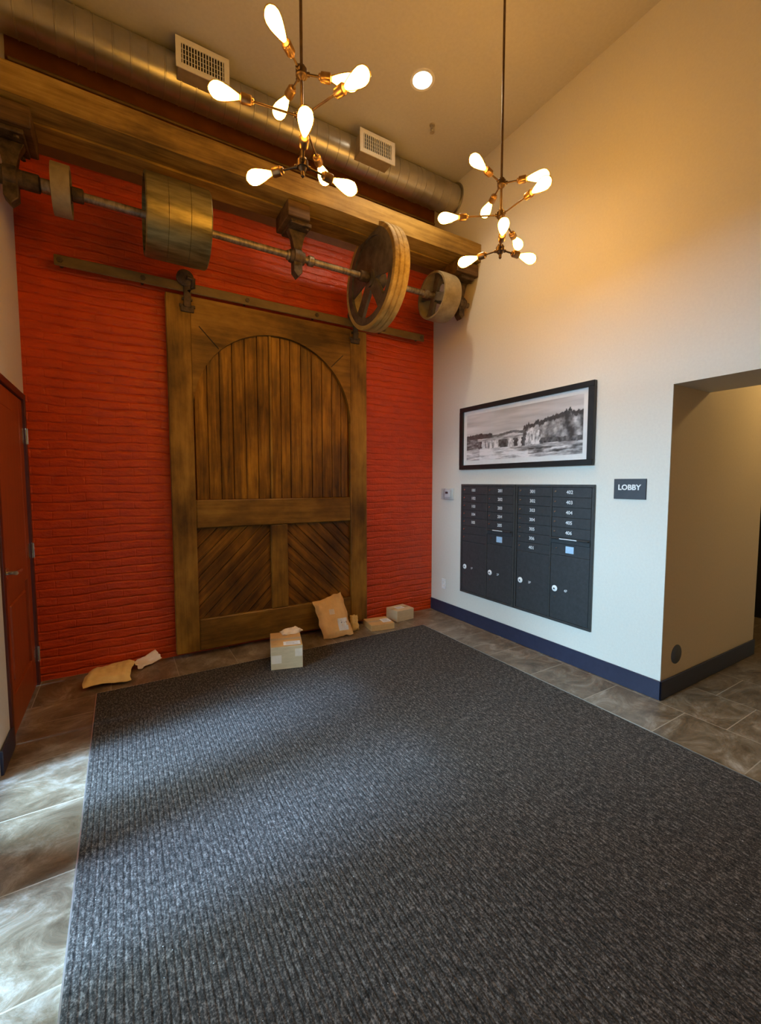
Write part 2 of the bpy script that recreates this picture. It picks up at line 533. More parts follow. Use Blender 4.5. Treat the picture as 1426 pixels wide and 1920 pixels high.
bmesh.ops.translate(bm, verts=[v for v in r['geom'] if isinstance(v, bmesh.types.BMVert)], vec=(0, 0, -0.15))
floor = struct('floor', bm, 'tile')

# ceiling slab
bm = B(); box(bm, -0.85, 3.64, YF - .2, 4.3, ZC, ZC + .15)
struct('ceiling', bm, 'ceiling')
bm = B(); box(bm, 3.60, 6.3, YF - .2, 5.2, 2.82, 2.95)
h = struct('ceiling_hall', bm, 'ceiling')

# walls
bm = B(); box(bm, -0.85, 3.7, YB, YB + .28, 0, 3.84)
struct('wall_back', bm, 'brick')
bm = B(); box(bm, -0.85, 3.7, YB + .001, YB + .28, 3.84, ZC)  # brick above the beam, its shading painted as a darker band
struct('wall_back_upper', bm, 'brick_shade')
bm = B()
box(bm, XR, 3.146, YO, YB, 0, ZC)
box(bm, XR, 3.65, -1.0, YO, ZO, ZC)
box(bm, XR, 3.65, YF, -1.0, 0, ZC)
struct('wall_right', bm, 'wall')
bm = B()
box(bm, 3.1465, HX, YO, 5.1, 0, 2.82)
box(bm, 3.1465, 3.65, YO, YB, 2.821, ZC)
struct('wall_hall_side', bm, 'hallwall')
bm = B(); box(bm, 3.652, 6.3, YF - .1, -1.0, 0, 2.82)
struct('wall_hall_front', bm, 'hallwall')
bm = B(); box(bm, 6.1, 6.3, -1.0, 5.1, 0, 2.82)
struct('wall_hall_end', bm, 'hallwall')
bm = B(); box(bm, HX, 6.1, 5.0, 5.2, 0, 2.82)
struct('wall_hall_back', bm, 'hallwall')
bm = B(); box(bm, -0.85, XR, YF - .2, YF, 0, ZC)
struct('wall_front', bm, 'wall')
# left wall: solid round the red door, glazed entry from y -0.95 to 2.42
WX = XL - 0.22
bm = B()
box(bm, WX, XL, 2.80, 3.08, 0, ZC)
box(bm, WX, XL, 1.96, 2.22, 0, 2.80)
box(bm, WX, XL, 3.08, 4.0, 2.13, ZC)
box(bm, WX, XL, 4.0, YB, 0, ZC)
box(bm, WX, XL, 1.40, 2.80, 2.80, ZC)
box(bm, WX, XL, YF, 1.40, 0, ZC)
struct('wall_left', bm, 'wall')
panes = ((1.40, 1.96, 'window_1'), (2.22, 2.80, 'window_2'))
for y0, y1, nm in panes:
    bm = B()
    t = 0.05
    box(bm, XL - .14, XL - .06, y0, y0 + t, 0, 2.80)
    box(bm, XL - .14, XL - .06, y1 - t, y1, 0, 2.80)
    box(bm, XL - .139, XL - .061, y0 + t, y1 - t, 0, 0.09)
    box(bm, XL - .139, XL - .061, y0 + t, y1 - t, 2.74, 2.80)
    box(bm, XL - .138, XL - .062, y0 + t, y1 - t, 2.20, 2.27)
    w = struct(nm, bm, 'alu')
    bm = B(); box(bm, XL - .104, XL - .098, y0 + t, y1 - t, 0.09, 2.74)
    obj('window_glass', bm, 'glass', w)

# baseboards
bm = B(); box(bm, XR - .012, XR - .0005, YO - .012, YB, 0, 0.135, 0.003)
struct('baseboard_right', bm, 'base')
bm = B(); box(bm, XR - .012, HX + .012, YO - .012, YO - .0005, 0, 0.135, 0.003)
struct('baseboard_hall', bm, 'base')
bm = B(); box(bm, XL + .0005, XL + .014, 2.80, 3.07, 0, 0.13, 0.003)
struct('baseboard_left', bm, 'base')
bm = B(); box(bm, HX + .0005, HX + .012, YO, 5.0, 0, 0.135, 0.003)
struct('baseboard_corridor', bm, 'base')

# far dark glazed door at the end of the hallway
bm = B(); box(bm, 6.02, 6.095, 1.35, 2.6, 0.0, 2.3, 0.004)
d2 = struct('door_2', bm, 'alu')
bm = B(); box(bm, 6.0, 6.02, 1.47, 2.48, 0.16, 2.2)
obj('door_panel', bm, 'dark', d2)
bm = B(); tube(bm, [(5.99, 1.55, 0.9), (5.95, 1.55, 0.9), (5.95, 1.55, 1.2), (5.99, 1.55, 1.2)], 0.012)
obj('door_handle', bm, 'nickel', d2, True)

# red door in the left wall, beside the brick
bm = B()
box(bm, XL - .10, XL + .012, 3.05, 3.105, 0, 2.13, 0.003)
box(bm, XL - .10, XL + .012, 3.955, 4.005, 0, 2.13, 0.003)
box(bm, XL - .10, XL + .011, 3.105, 3.955, 2.085, 2.13, 0.003)
d1 = struct('door_1', bm, 'doorframe')
bm = B()
xs0, xs1 = XL - .046, XL - .004
box(bm, xs0, xs1, 3.11, 3.235, 0.012, 2.08, 0.002)
box(bm, xs0, xs1, 3.825, 3.95, 0.012, 2.08, 0.002)
for z0, z1 in ((0.012, 0.24), (0.83, 1.05), (1.96, 2.08)):
    box(bm, xs0, xs1 - .0005, 3.235, 3.825, z0, z1, 0.002)
leaf = obj('door_leaf', bm, 'door', d1)
for z0, z1 in ((0.24, 0.83), (1.05, 1.96)):
    bm = B()
    dx = 0.016 if z0 < 1 else 0.0015
    box(bm, xs0 + .005, xs1 - dx, 3.235, 3.825, z0, z1)
    if z0 < 1:
        box(bm, xs0 + .005, xs1 - .004, 3.30, 3.76, z0 + .065, z1 - .065, 0.008)
    obj('door_panel', bm, 'door', leaf)
bm = B()
cyl(bm, (xs1, 3.165, 0.985), (xs1 + .012, 3.165, 0.985), 0.033, 24)
cyl(bm, (xs1 + .01, 3.165, 0.985), (xs1 + .055, 3.165, 0.985), 0.011, 16)
tube(bm, [(xs1 + .052, 3.150, 0.985), (xs1 + .056, 3.19, 0.986), (xs1 + .055, 3.28, 0.982)], [0.012, 0.011, 0.008], 12)
obj('door_handle', bm, 'nickel', leaf, True)
for z in (0.24, 1.01, 1.83):
    bm = B()
    cyl(bm, (XL + .016, 3.955, z - .055), (XL + .016, 3.955, z + .055), 0.008, 12)
    box(bm, XL - .003, XL + .0135, 3.957, 3.990, z - .052, z + .052)
    box(bm, XL - .0035, XL + .001, 3.905, 3.953, z - .052, z + .052)
    obj('hinge', bm, 'nickel', d1)
bm = B(); box(bm, XL, XL + .006, 4.006, 4.021, 0.10, 2.13)
struct('trim_1', bm, 'white_metal')

# ------------------------------------------------------------------ carpet with metal edge
bm = B()
x0, x1, y0, y1 = -0.198, 2.672, YF + .02, 3.562
pitch = 0.0225
xs, k, x = [], 0, x0
while x < x1 - 1e-6:
    for dx, z in ((0.0, 0.0088), (0.004, 0.0101), (0.0155, 0.0105), (0.0205, 0.0088)):
        if x + dx < x1:
            xs.append((x + dx, z))
    x += pitch
xs.append((x1, 0.004))
ny = 2
rows = []
for j in range(ny):
    y = y0 + (y1 - y0) * j / (ny - 1)
    rows.append([bm.verts.new((a, y, z)) for a, z in xs])
for j in range(ny - 1):
    for i in range(len(xs) - 1):
        bm.faces.new((rows[j][i], rows[j][i + 1], rows[j + 1][i + 1], rows[j + 1][i]))
bot = [[bm.verts.new((a, y, 0.0005)) for a in (x0, x1)] for y in (y0, y1)]
bm.faces.new((bot[0][0], bot[1][0], bot[1][1], bot[0][1]))
bm.faces.new([bot[0][0], bot[0][1]] + rows[0][::-1])
bm.faces.new([bot[1][0], bot[1][1]] + rows[-1][::-1])
bm.faces.new([bot[0][0], bot[1][0], rows[-1][0], rows[0][0]])
bm.faces.new([bot[0][1], bot[1][1], rows[-1][-1], rows[0][-1]])
cp = thing('entrance_carpet', 'large dark grey ribbed entrance carpet with thin metal edging set in the tile floor', 'carpet', (0, 0, 0))
obj('carpet_pile', bm, 'carpet', cp)
for a in ((x0 - .006, x0 - .0005, y0, y1 + .006), (x1 + .0005, x1 + .006, y0, y1 + .006), (x0, x1, y1 + .0005, y1 + .006)):
    bm = B(); box(bm, a[0], a[1], a[2], a[3], 0.0005, 0.009)
    obj('edge_trim', bm, 'trim', cp)

# ------------------------------------------------------------------ sliding barn door
DL, DR, DB, DT, DF = 0.355, 2.20, 0.04, 3.03, 3.925
dn = thing('barn_door', 'tall brown weathered sliding barn door with arched plank panel on the brick wall', 'door', (1.28, 3.96, 0.04))
def lo(bm):
    return shifted(bm, (-1.28, -3.96, -0.04))
for a, b in ((DL, 0.54), (2.01, DR)):
    bm = B(); box(bm, a, b, DF, 3.985, DB, DT, 0.006)
    obj('stile', lo(bm), 'barn_frame', dn)
acx, acz, ar = 1.275, 2.10, 0.735
pts = [(0.541, 2.10), (0.541, DT)]
pts += [(2.009, DT), (2.009, 2.10)]
arc = [(acx + ar * math.cos(a), acz + ar * math.sin(a)) for a in [PI * i / 36 for i in range(37)]]
bm = B()
# spandrel board above the arch, as strips so that every face stays convex
for (xa, za), (xb, zb) in zip(arc, arc[1:]):
    prism(bm, [(xa, za), (xb, zb), (xb, DT), (xa, DT)], DF + .001, 3.984)
bmesh.ops.remove_doubles(bm, verts=bm.verts[:], dist=1e-5)
obj('arch_board', lo(bm), 'barn_rail', dn)
# joints of the arch segments
for sx, sz, ex, ez in ((0.753, 2.64, 0.60, 2.80), (1.80, 2.63, 1.93, 2.76)):
    bm = B(); tube(bm, [(sx, DF - .0005, sz), (ex, DF - .0005, ez)], 0.0035, 6)
    obj('joint', lo(bm), 'dark', dn)
for a, b, c, d, nm in ((0.541, 2.009, 1.110, 1.352, 'middle_rail'), (0.541, 2.009, DB, 0.315, 'bottom_rail'), (1.180, 1.340, 0.315, 1.110, 'centre_stile')):
    bm = B(); box(bm, a, b, DF + .001, 3.984, c, d, 0.008)
    obj(nm, lo(bm), 'barn_rail' if nm != 'centre_stile' else 'barn_frame', dn)
bm = B()
edges = [0.55, 0.655, 0.758, 0.866, 0.975, 1.085, 1.195]
for a, b in zip(edges, edges[1:]):
    box(bm, a + .003, b - .003, 3.960 + random.uniform(-.003, .003), 3.98, 1.352, 2.83, 0.004)
edges = [1.215, 1.30, 1.392, 1.50, 1.608, 1.715, 1.82, 1.92, 2.0]
for a, b in zip(edges, edges[1:]):
    box(bm, a + .003, b - .003, 3.960 + random.uniform(-.003, .003), 3.98, 1.352, 2.83, 0.004)
box(bm, 0.55, 2.0, 3.975, 3.983, 1.36, 2.82)
obj('plank_panel', lo(bm), 'barn_plank', dn)
bm = B(); box(bm, 1.192, 1.216, 3.945, 3.982, 1.352, 2.83, 0.004)
obj('cover_strip', lo(bm), 'barn_frame', dn)

def clip(poly, n, c):
    """keep the part of a convex polygon where n.p <= c"""
    out = []
    for i in range(len(poly)):
        p, q = poly[i], poly[(i + 1) % len(poly)]
        dp, dq = p[0] * n[0] + p[1] * n[1] - c, q[0] * n[0] + q[1] * n[1] - c
        if dp <= 0:
            out.append(p)
        if dp * dq < 0:
            t = dp / (dp - dq)
            out.append((p[0] + (q[0] - p[0]) * t, p[1] + (q[1] - p[1]) * t))
    return out

def diag_panel(xa, xb, za, zb, sgn):
    bm = B()
    n = (-sgn / math.sqrt(2), 1 / math.sqrt(2))      # across the boards
    cs = [n[0] * x + n[1] * z for x in (xa, xb) for z in (za, zb)]
    c, w = min(cs) - 0.03, 0.092
    while c < max(cs):
        poly = [(xa, za), (xb, za), (xb, zb), (xa, zb)]
        poly = clip(poly, n, c + w - .002)
        poly = clip(poly, (-n[0], -n[1]), -(c + .002)) if len(poly) > 2 else []
        if len(poly) > 2:
            prism(bm, poly, 3.958 + random.uniform(-.003, .003), 3.98, 0.003 if min(abs(c - min(cs)), abs(c - max(cs))) > 0.12 else 0)
        c += w
    box(bm, xa, xb, 3.976, 3.983, za, zb)
    return bm
obj('diagonal_panel', lo(diag_panel(0.541, 1.18, 0.315, 1.11, 1)), 'barn_diag', dn)
obj('diagonal_panel', lo(diag_panel(1.34, 2.009, 0.315, 1.11, -1)), 'barn_diag_right', dn)
# hangers on the track
for hx in (0.515, 2.06):
    bm = B()
    box(bm, hx - .028, hx + .028, 3.895, 3.907, 2.93, 3.10, 0.004)
    box(bm, hx - .060, hx - .028, 3.913, 3.924, 2.93, 2.955, 0.003)
    box(bm, hx + .028, hx + .060, 3.913, 3.924, 2.93, 2.955, 0.003)
    box(bm, hx - .050, hx + .050, 3.906, 3.9245, 2.895, 2.94, 0.004)
    box(bm, hx - .040, hx + .040, 3.906, 3.9245, 2.985, 3.005, 0.003)
    hg = obj('hanger_strap', lo(bm), 'iron', dn)
    bm = B()
    lathe(bm, (hx - .012, 3.888, 3.155), (0, 1, 0), [(0, .02), (0, .058), (.006, .066), (.036, .066), (.042, .058), (.042, .02)], 28)
    tube(bm, [(hx + .0, 3.885, 3.155), (hx + .045, 3.888, 3.150), (hx + .045, 3.892, 3.09), (hx + .01, 3.896, 3.05)], [0.018, .02, .018, .014], 10)
    obj('wheel', lo(bm), 'iron', hg, True)
# track on the wall
tr = thing('door_track', 'long brown iron sliding door track fixed across the brick wall', 'track', (1.28, 3.96, 3.06))
bm = B(); box(bm, -0.355, 2.92, 3.912, 3.928, 3.052, 3.128, 0.005)
obj('rail', shifted(bm, (-1.28, -3.96, -3.06)), 'railiron', tr)
for x in (-0.32, 0.2, 1.0, 1.65, 2.4, 2.88):
    bm = B(); cyl(bm, (x, 3.906, 3.09), (x, YB, 3.09), 0.012, 12); cyl(bm, (x, 3.904, 3.09), (x, 3.912, 3.09), 0.020, 6)
    obj('bolt', shifted(bm, (-1.28, -3.96, -3.06)), 'iron', tr)

# ------------------------------------------------------------------ timber beam
bt = thing('ceiling_beam', 'long rough timber beam running wall to wall above the line shaft', 'beam', (1.28, 3.45, 3.68))
for ya, yb, zb in ((3.27, 3.447, 3.685), (3.452, 3.625, 3.675)):
    bm = B()
    n = 60
    L = []
    for i in range(n + 1):
        x = XL + 0.001 + (XR - XL - .002) * i / n
        j = [noise.noise(Vector((x * 3, q * 5.1, ya))) * 0.005 for q in range(4)]
        L.append([bm.verts.new((x, ya + j[0], zb + j[1])), bm.verts.new((x, yb, zb + j[2])), bm.verts.new((x, yb, 3.852)), bm.verts.new((x, ya + j[3], 3.852 + j[1]))])
    for p, q in zip(L, L[1:]):
        for k in range(4):
            bm.faces.new((p[k], p[(k + 1) % 4], q[(k + 1) % 4], q[k]))
    bm.faces.new(L[0]); bm.faces.new(L[-1][::-1])
    obj('timber', shifted(bm, (-1.28, -3.45, -3.68)), 'beam', bt)

# ------------------------------------------------------------------ line shaft with pulleys
SY, SZ = 3.45, 3.325
SO = (0, SY, SZ)
def sh(bm): return bm
ls = thing('line_shaft', 'old steel line shaft carrying belt pulleys under the timber beam', 'machinery', (0, SY, SZ))
def so(bm): return shifted(bm, (0, -SY, -SZ))
bm = B(); cyl(bm, (XL + .002, SY, SZ), (XR - .002, SY, SZ), 0.026, 20)
obj('shaft', so(bm), 'shaft', ls, True)
for xa, xb, r in ((-0.445, -0.36, .050), (-0.36, -0.305, .040), (-0.205, -0.14, .042), (1.20, 1.24, .038), (1.38, 1.43, .040), (1.86, 1.95, .045), (2.56, 2.62, .040)):
    bm = B(); lathe(bm, (xa, SY, SZ), (1, 0, 0), [(0, r * .85), (.006, r), (xb - xa - .006, r), (xb - xa, r * .85)], 22)
    obj('collar', so(bm), 'iron' if r > .041 else 'shaft', ls, True)

def spokes(x, r0, r1, n, w, th, rot=0.0):
    bm = B()
    for k in range(n):
        a = rot + 2 * PI * k / n
        ca, sa = math.cos(a), math.sin(a)
        for j in range(4):
            ra, rb = r0 + (r1 - r0) * j / 4, r0 + (r1 - r0) * (j + 1) / 4
            wa, wb_ = w * (1 + .5 * (j / 4 - .5) ** 2 * 4 * (j / 4)), w * (1 + .5 * ((j + 1) / 4 - .5) ** 2 * 4 * ((j + 1) / 4))
            q = []
            for xx in (x - th / 2, x + th / 2):
                for rr, ww in ((ra, wa), (rb, wb_)):
                    for s in (-1, 1):
                        q.append(bm.verts.new((xx, SY + rr * ca - s * ww / 2 * sa, SZ + rr * sa + s * ww / 2 * ca)))
            for f in ((0, 1, 3, 2), (4, 6, 7, 5), (0, 2, 6, 4), (1, 5, 7, 3), (0, 4, 5, 1), (2, 3, 7, 6)):
                bm.faces.new([q[i] for i in f])
    return bm

def pulley(label, x0, x1, r, m_rim, prof=None, n=5, w=.05, web=None, rimth=.02):
    p = thing('belt_pulley', label, 'pulley', (0, SY, SZ))
    bm = B(); ring_x(bm, x0, x1, r, r - rimth, SO, 96, prof)
    obj('rim', so(bm), m_rim, p, True)
    bm = B(); ring_x(bm, (x0 + x1) / 2 - .5 * min(.14, x1 - x0), (x0 + x1) / 2 + .5 * min(.14, x1 - x0), max(.055, r * .17), .0265, SO, 32)
    obj('hub', so(bm), 'pulleydark', p, True)
    for k in range(n):
        pass
    bm = spokes((x0 + x1) / 2, max(.05, r * .16), r - rimth + .002, 1, w, .03, 0)
    bm.free()
    for k in range(n):
        a = 0.35 + 2 * PI * k / n
        bm = spokes((x0 + x1) / 2 if web is None else web, max(.05, r * .15), r - rimth + .003, 1, w, .03, a)
        obj('spoke', so(bm), 'pulleydark', p)
    return p

pulley('small narrow pulley near the left wall, smallest on the shaft', -0.30, -0.205, 0.145, 'pulleygrey', None, 4, .05)
pulley('wide grey metal drum pulley, widest on the shaft', 0.197, 0.60, 0.255, 'drum',
       [(0, .248), (.02, .255), (.325, .257), (.33, .254), (.335, .257), (.66, .257), (.665, .254), (.67, .257), (.98, .255), (1, .248)], 6, .06, .235)
bp = pulley('huge wooden spoked pulley wheel with grooved rim, largest on the shaft', 1.955, 2.105, 0.435, 'pulleywood',
       [(0, .435), (.04, .440), (.24, .440), (.28, .430), (.34, .440), (.56, .440), (.60, .430), (.66, .440), (.94, .440), (1, .432)], 5, .11, 1.99, .035)
bm = B(); ring_x(bm, 1.957, 1.985, .40, .335, SO, 96)
obj('face_ring', so(bm), 'pulleydark', bp, True)
# heavy half-disc plate that closes the upper half of the big wheel
bm = B()
seg = 40
a0, a1 = math.radians(-12), math.radians(192)
prev = None
for i in range(seg + 1):
    a = a0 + (a1 - a0) * i / seg
    q = [bm.verts.new((xx, SY + rr * math.cos(a), SZ + rr * math.sin(a))) for xx in (1.972, 1.984) for rr in (.055, .345)]
    if prev:
        for f in ((0, 1), (1, 3), (3, 2), (2, 0)):
            bm.faces.new((prev[f[0]], prev[f[1]], q[f[1]], q[f[0]]))
    else:
        bm.faces.new((q[0], q[1], q[3], q[2]))
    prev = q
bm.faces.new((prev[0], prev[2], prev[3], prev[1]))
obj('web_plate', so(bm), 'pulleydark', bp)
pulley('grey spoked pulley wheel at the right end of the shaft', 2.655, 2.855, 0.222, 'pulleygrey',
       [(0, .218), (.05, .222), (.5, .225), (.95, .222), (1, .218)], 4, .075, 2.70, .022)

def hanger(x, label, blk):
    h = thing('shaft_hanger', label, 'hanger', (x, SY, 3.68))
    def s(bm): return shifted(bm, (-x, -SY, -3.68))
    bm = B(); box(bm, blk[0], blk[1], 3.30, 3.60, 3.55, 3.668, 0.006)
    obj('wood_block', s(bm), 'darkwood', h)
    bm = B()
    box(bm, x - .085, x + .085, 3.33, 3.57, 3.520, 3.549, 0.005)
    prism(bm, [(x - .075, 3.519), (x + .075, 3.519), (x + .045, 3.455), (x + .03, 3.37), (x - .03, 3.37), (x - .045, 3.455)], 3.42, 3.48, 0.004)
    for dy in (-.10, .10):
        cyl(bm, (x + .05, SY + dy, 3.496), (x + .05, SY + dy, 3.51), .014, 6)
    obj('bracket', s(bm), 'iron', h)
    bm = B()
    lathe(bm, (x - .065, SY, SZ), (1, 0, 0), [(0, .032), (.005, .048), (.03, .052), (.035, .062), (.095, .062), (.10, .052), (.125, .048), (.13, .032)], 24)
    prism(bm, [(x - .036, SZ - .03), (x + .036, SZ - .03), (x + .036, SZ - .125), (x, SZ - .165), (x - .036, SZ - .125)], SY - .035, SY + .035, .004)
    obj('bearing', s(bm), 'iron', h, True)
hanger(-0.50, 'dark hanger block and bearing by the left wall', (XL + .003, -0.375))
hanger(1.285, 'hanger block and bearing above the barn door between drum and big wheel', (1.165, 1.345))
hanger(3.02, 'hanger block and bearing against the cream wall at the right end', (2.86, XR - .003))

# ------------------------------------------------------------------ duct, registers, conduit
DY, DZ, DRD = 3.70, 4.492, 0.143
dt = thing('air_duct', 'round galvanised spiral air duct under the ceiling along the brick wall', 'duct', (1.28, DY, DZ))
bm = B()
prof = [(0, DRD)]
x = 0.11
Ld = XR - XL - .004
while x < Ld - .03:
    prof += [(x - .006, DRD), (x - .003, DRD + .0045), (x + .003, DRD + .0045), (x + .006, DRD)]
    x += 0.105
prof += [(Ld - .001, DRD)]
lathe(bm, (XL + .002, DY, DZ), (1, 0, 0), prof, 56)
obj('duct_pipe', shifted(bm, (-1.28, -DY, -DZ)), 'duct', dt, True)
for x in (-0.1, 2.62):
    bm = B(); ring_x(bm, x, x + .035, DRD + .006, DRD + .001, (0, DY, DZ), 56)
    obj('band', shifted(bm, (-1.28, -DY, -DZ)), 'duct', dt, True)
bm = B(); lathe(bm, (XR - .012, DY, DZ), (1, 0, 0), [(0, DRD + .003), (0, DRD + .022), (.010, DRD + .022), (.010, DRD + .003)], 56, cap=False)
obj('collar', shifted(bm, (-1.28, -DY, -DZ)), 'duct', dt, True)

def register(x0, x1, z0, z1, label):
    yf = 3.45
    o = thing('air_register', label, 'vent', ((x0 + x1) / 2, 3.5, (z0 + z1) / 2), 0, 'white supply registers on the duct')
    def s(bm): return shifted(bm, (-(x0 + x1) / 2, -3.5, -(z0 + z1) / 2))
    bm = B()
    e = .018
    box(bm, x0 + e, x1 - e, yf + .012, 3.60, z0 + e, z1 - e, 0.002)
    obj('box', s(bm), 'boot', o)
    f = .036
    for a in ((x0, x1, z0, z0 + f), (x0, x1, z1 - f, z1), (x0, x0 + f, z0 + f, z1 - f), (x1 - f, x1, z0 + f, z1 - f)):
        pass
    bm = B()
    box(bm, x0, x1, yf - .002, yf + .008, z0, z0 + f, .002)
    box(bm, x0, x1, yf - .002, yf + .008, z1 - f, z1, .002)
    box(bm, x0, x0 + f, yf - .0015, yf + .0075, z0 + f - .002, z1 - f + .002)
    box(bm, x1 - f, x1, yf - .0015, yf + .0075, z0 + f - .002, z1 - f + .002)
    obj('frame', s(bm), 'white_metal', o)
    bm = B()
    box(bm, x0 + f, x1 - f, yf + .0085, yf + .0115, z0 + f, z1 - f)
    obj('backing', s(bm), 'dark', o)
    bm = B()
    n = 15
    for i in range(n):
        xx = x0 + f + (x1 - x0 - 2 * f) * (i + .5) / n
        box(bm, xx - .0030, xx + .0030, yf - .001, yf + .008, z0 + f, z1 - f)
    for i in range(1, 4):
        zz = z0 + f + (z1 - z0 - 2 * f) * i / 4
        box(bm, x0 + f, x1 - f, yf + .006, yf + .0085, zz - .0012, zz + .0012)
    obj('grille', s(bm), 'white_metal', o)
register(0.427, 0.785, 4.385, 4.588, 'left white air register on the duct behind the near chandelier')
register(1.873, 2.232, 4.372, 4.567, 'right white air register on the duct between the two chandeliers')
bm = B(); cyl(bm, (XL + .02, 3.995, 4.395), (XR - .02, 3.995, 4.395), .011, 12)
tag(obj('conduit', bm, 'railiron', None, True), 'thin conduit pipe on the brick wall just below the air duct', 'pipe')

# small sprinkler on the ceiling
sp = thing('sprinkler', 'small sprinkler head on the ceiling by the duct near the far corner', 'sprinkler', (2.46, 3.20, ZC))
bm = B(); lathe(bm, (0, 0, 0), (0, 0, -1), [(0, .026), (.005, .024), (.006, .009), (.030, .007), (.031, .003)], 20)
obj('escutcheon', bm, 'boot', sp, True)
bm = B(); tube(bm, [(-.012, 0, -.03), (-.014, 0, -.05), (0, 0, -.062), (.014, 0, -.05), (.012, 0, -.03)], .003, 6); lathe(bm, (0, 0, -.062), (0, 0, -1), [(0, .02), (.003, .02)], 16)
obj('deflector', bm, 'boot', sp, True)

# recessed downlight
cn = thing('recessed_light', 'lit round recessed downlight in the ceiling between the chandeliers', 'ceiling light', (2.13, 2.90, ZC))
bm = B(); lathe(bm, (0, 0, -.001), (0, 0, -1), [(0, .098), (.006, .095), (.006, .075), (.0, .073)], 40, cap=False)
obj('trim_ring', bm, 'white_metal', cn, True)
bm = B(); lathe(bm, (0, 0, -.0015), (0, 0, -1), [(0, .073), (.002, .073)], 40)
obj('lens', bm, 'can', cn)
sl = add_light('downlight_beam', 'SPOT', (0, 0, -.02), (0, 0, 0), CAN_E * 4, (1.0, 0.86, 0.62), spot_size=math.radians(125), spot_blend=0.9, shadow_soft_size=0.07)
sl.parent = cn

# ------------------------------------------------------------------ chandeliers
def chandelier(x, y, label, tiers):
    zt = ZC
    K = 0.95
    o = thing('chandelier', label, 'chandelier', (x, y, zt), 0, 'bronze nine-bulb branching chandeliers')
    hubs = tuple(HGT + (q - HGT) * K - zt for q in (3.516, 3.312, 3.086))
    bm = B(); lathe(bm, (0, 0, -.001), (0, 0, -1), [(0, .062), (.012, .062), (.022, .05), (.026, .015), (.05, .008)], 32)
    obj('canopy', bm, 'bronze', o, True)
    bm = B(); cyl(bm, (0, 0, -.03), (0, 0, hubs[2] + .02), .0075, 14)
    obj('rod', bm, 'bronze', o, True)
    for ti, (hz, (L, azs)) in enumerate(zip(hubs, tiers)):
        bm = B()
        lathe(bm, (0, 0, hz + .034), (0, 0, -1), [(0, .009), (.004, .018), (.016, .021), (.018, .027), (.046, .027), (.048, .021), (.058, .016), (.064, .009), (.07, .006) if ti < 2 else (.085, .009), (.072, .004) if ti < 2 else (.094, .0)], 26)
        hub = obj('hub', bm, 'bronze', o, True)
        for az, el in azs:
            a, e = math.radians(az), math.radians(el)
            d = Vector((math.cos(a) * math.cos(e), math.sin(a) * math.cos(e), math.sin(e)))
            bl = 0.142
            p0 = Vector((0, 0, hz))
            sb = L - bl - .052
            bm = B(); cyl(bm, p0 + d * .018, p0 + d * sb, .0052, 10)
            lathe(bm, p0 + d * .024, d, [(0, .010), (.014, .010)], 12)
            arm = obj('arm', bm, 'bronze', o, True)
            bm = B(); lathe(bm, p0 + d * (sb - .004), d, [(0, .006), (.003, .013), (.010, .015), (.014, .021), (.054, .0225), (.058, .020), (.060, .016)], 24)
            obj('socket', bm, 'socket', arm, True)
            # pear-shaped edison bulb: amber glass round a glowing body
            P = [(0, .014), (.012, .0160), (.03, .0210), (.055, .0290), (.082, .0352), (.102, .0368), (.121, .0325), (.135, .022), (.143, .010), (.1445, .0)]
            bm = B(); lathe(bm, p0 + d * (L - bl), d, P, 24, cap=False)
            bb = obj('bulb', bm, 'amber', arm, True)
            bm = B(); lathe(bm, p0 + d * (L - bl), d, [(.010, .0), (.011, .009), (.03, .0165), (.055, .0245), (.082, .0312), (.102, .0330), (.119, .0290), (.131, .019), (.138, .008), (.1395, .0)], 20, cap=False)
            obj('glow', bm, 'bulb', bb, True)
    return o
chandelier(0.792, 2.032, 'near chandelier of nine glowing bulbs on bronze arms, in front of the beam',
           ((.275, ((219, 6), (338, -2), (98, -5))), (.415, ((166, 4), (290, -4), (50, -4))), (.295, ((252, 4), (136, -4), (1, -4)))))
chandelier(2.157, 2.077, 'far chandelier of nine glowing bulbs on bronze arms, beside the cream wall',
           ((.29, ((184, 10), (312, 0), (69, -7))), (.405, ((144, 0), (265, -3), (24, -4))), (.285, ((228, 5), (121, -5), (350, -3)))))

# hallway lamp: a lit ceiling disc that stays above the opening
hl = thing('hall_ceiling_light', 'round warm ceiling light in the hallway beyond the opening', 'ceiling light', (4.75, 0.75, 2.82))
bm = B(); lathe(bm, (0, 0, -.001), (0, 0, -1), [(0, .16), (.03, .16), (.05, .12), (.055, .0)], 40)
M['halllamp'] = emis('hall_lamp_glow', (1.0, 0.68, 0.26), HALL_E)
obj('diffuser', bm, 'halllamp', hl, True)

# ------------------------------------------------------------------ framed print
FX = XR - .001
fr = thing('framed_picture', 'black framed wide black and white waterfall photograph on the cream wall', 'picture', (FX, 2.76, 1.96))
def fs(bm): return shifted(bm, (-FX, -2.76, -1.96))
bm = B()
oy0, oy1, oz0, oz1, fw, fd = 2.0, 3.52, 1.638, 2.282, .050, .034
box(bm, FX - fd, FX, oy0, oy1, oz0, oz0 + fw - .005, .003)
box(bm, FX - fd, FX, oy0, oy1, oz1 - fw + .005, oz1, .003)
box(bm, FX - fd + .0005, FX, oy0, oy0 + fw, oz0 + fw - .006, oz1 - fw + .006, .001)
box(bm, FX - fd + .0005, FX, oy1 - fw, oy1, oz0 + fw - .006, oz1 - fw + .006, .001)
obj('frame', fs(bm), 'black', fr)
bm = B(); box(bm, FX - .012, FX - .002, oy0 + fw, oy1 - fw, oz0 + fw - .005, oz1 - fw + .005)
obj('mat_board', fs(bm), 'white', fr)

def fbm(x, y, o=4):
    v, a, s = 0, .5, 1
    for _ in range(o):
        v += a * noise.noise(Vector((x * s, y * s, 3.7)))
        a *= .5; s *= 2
    return v

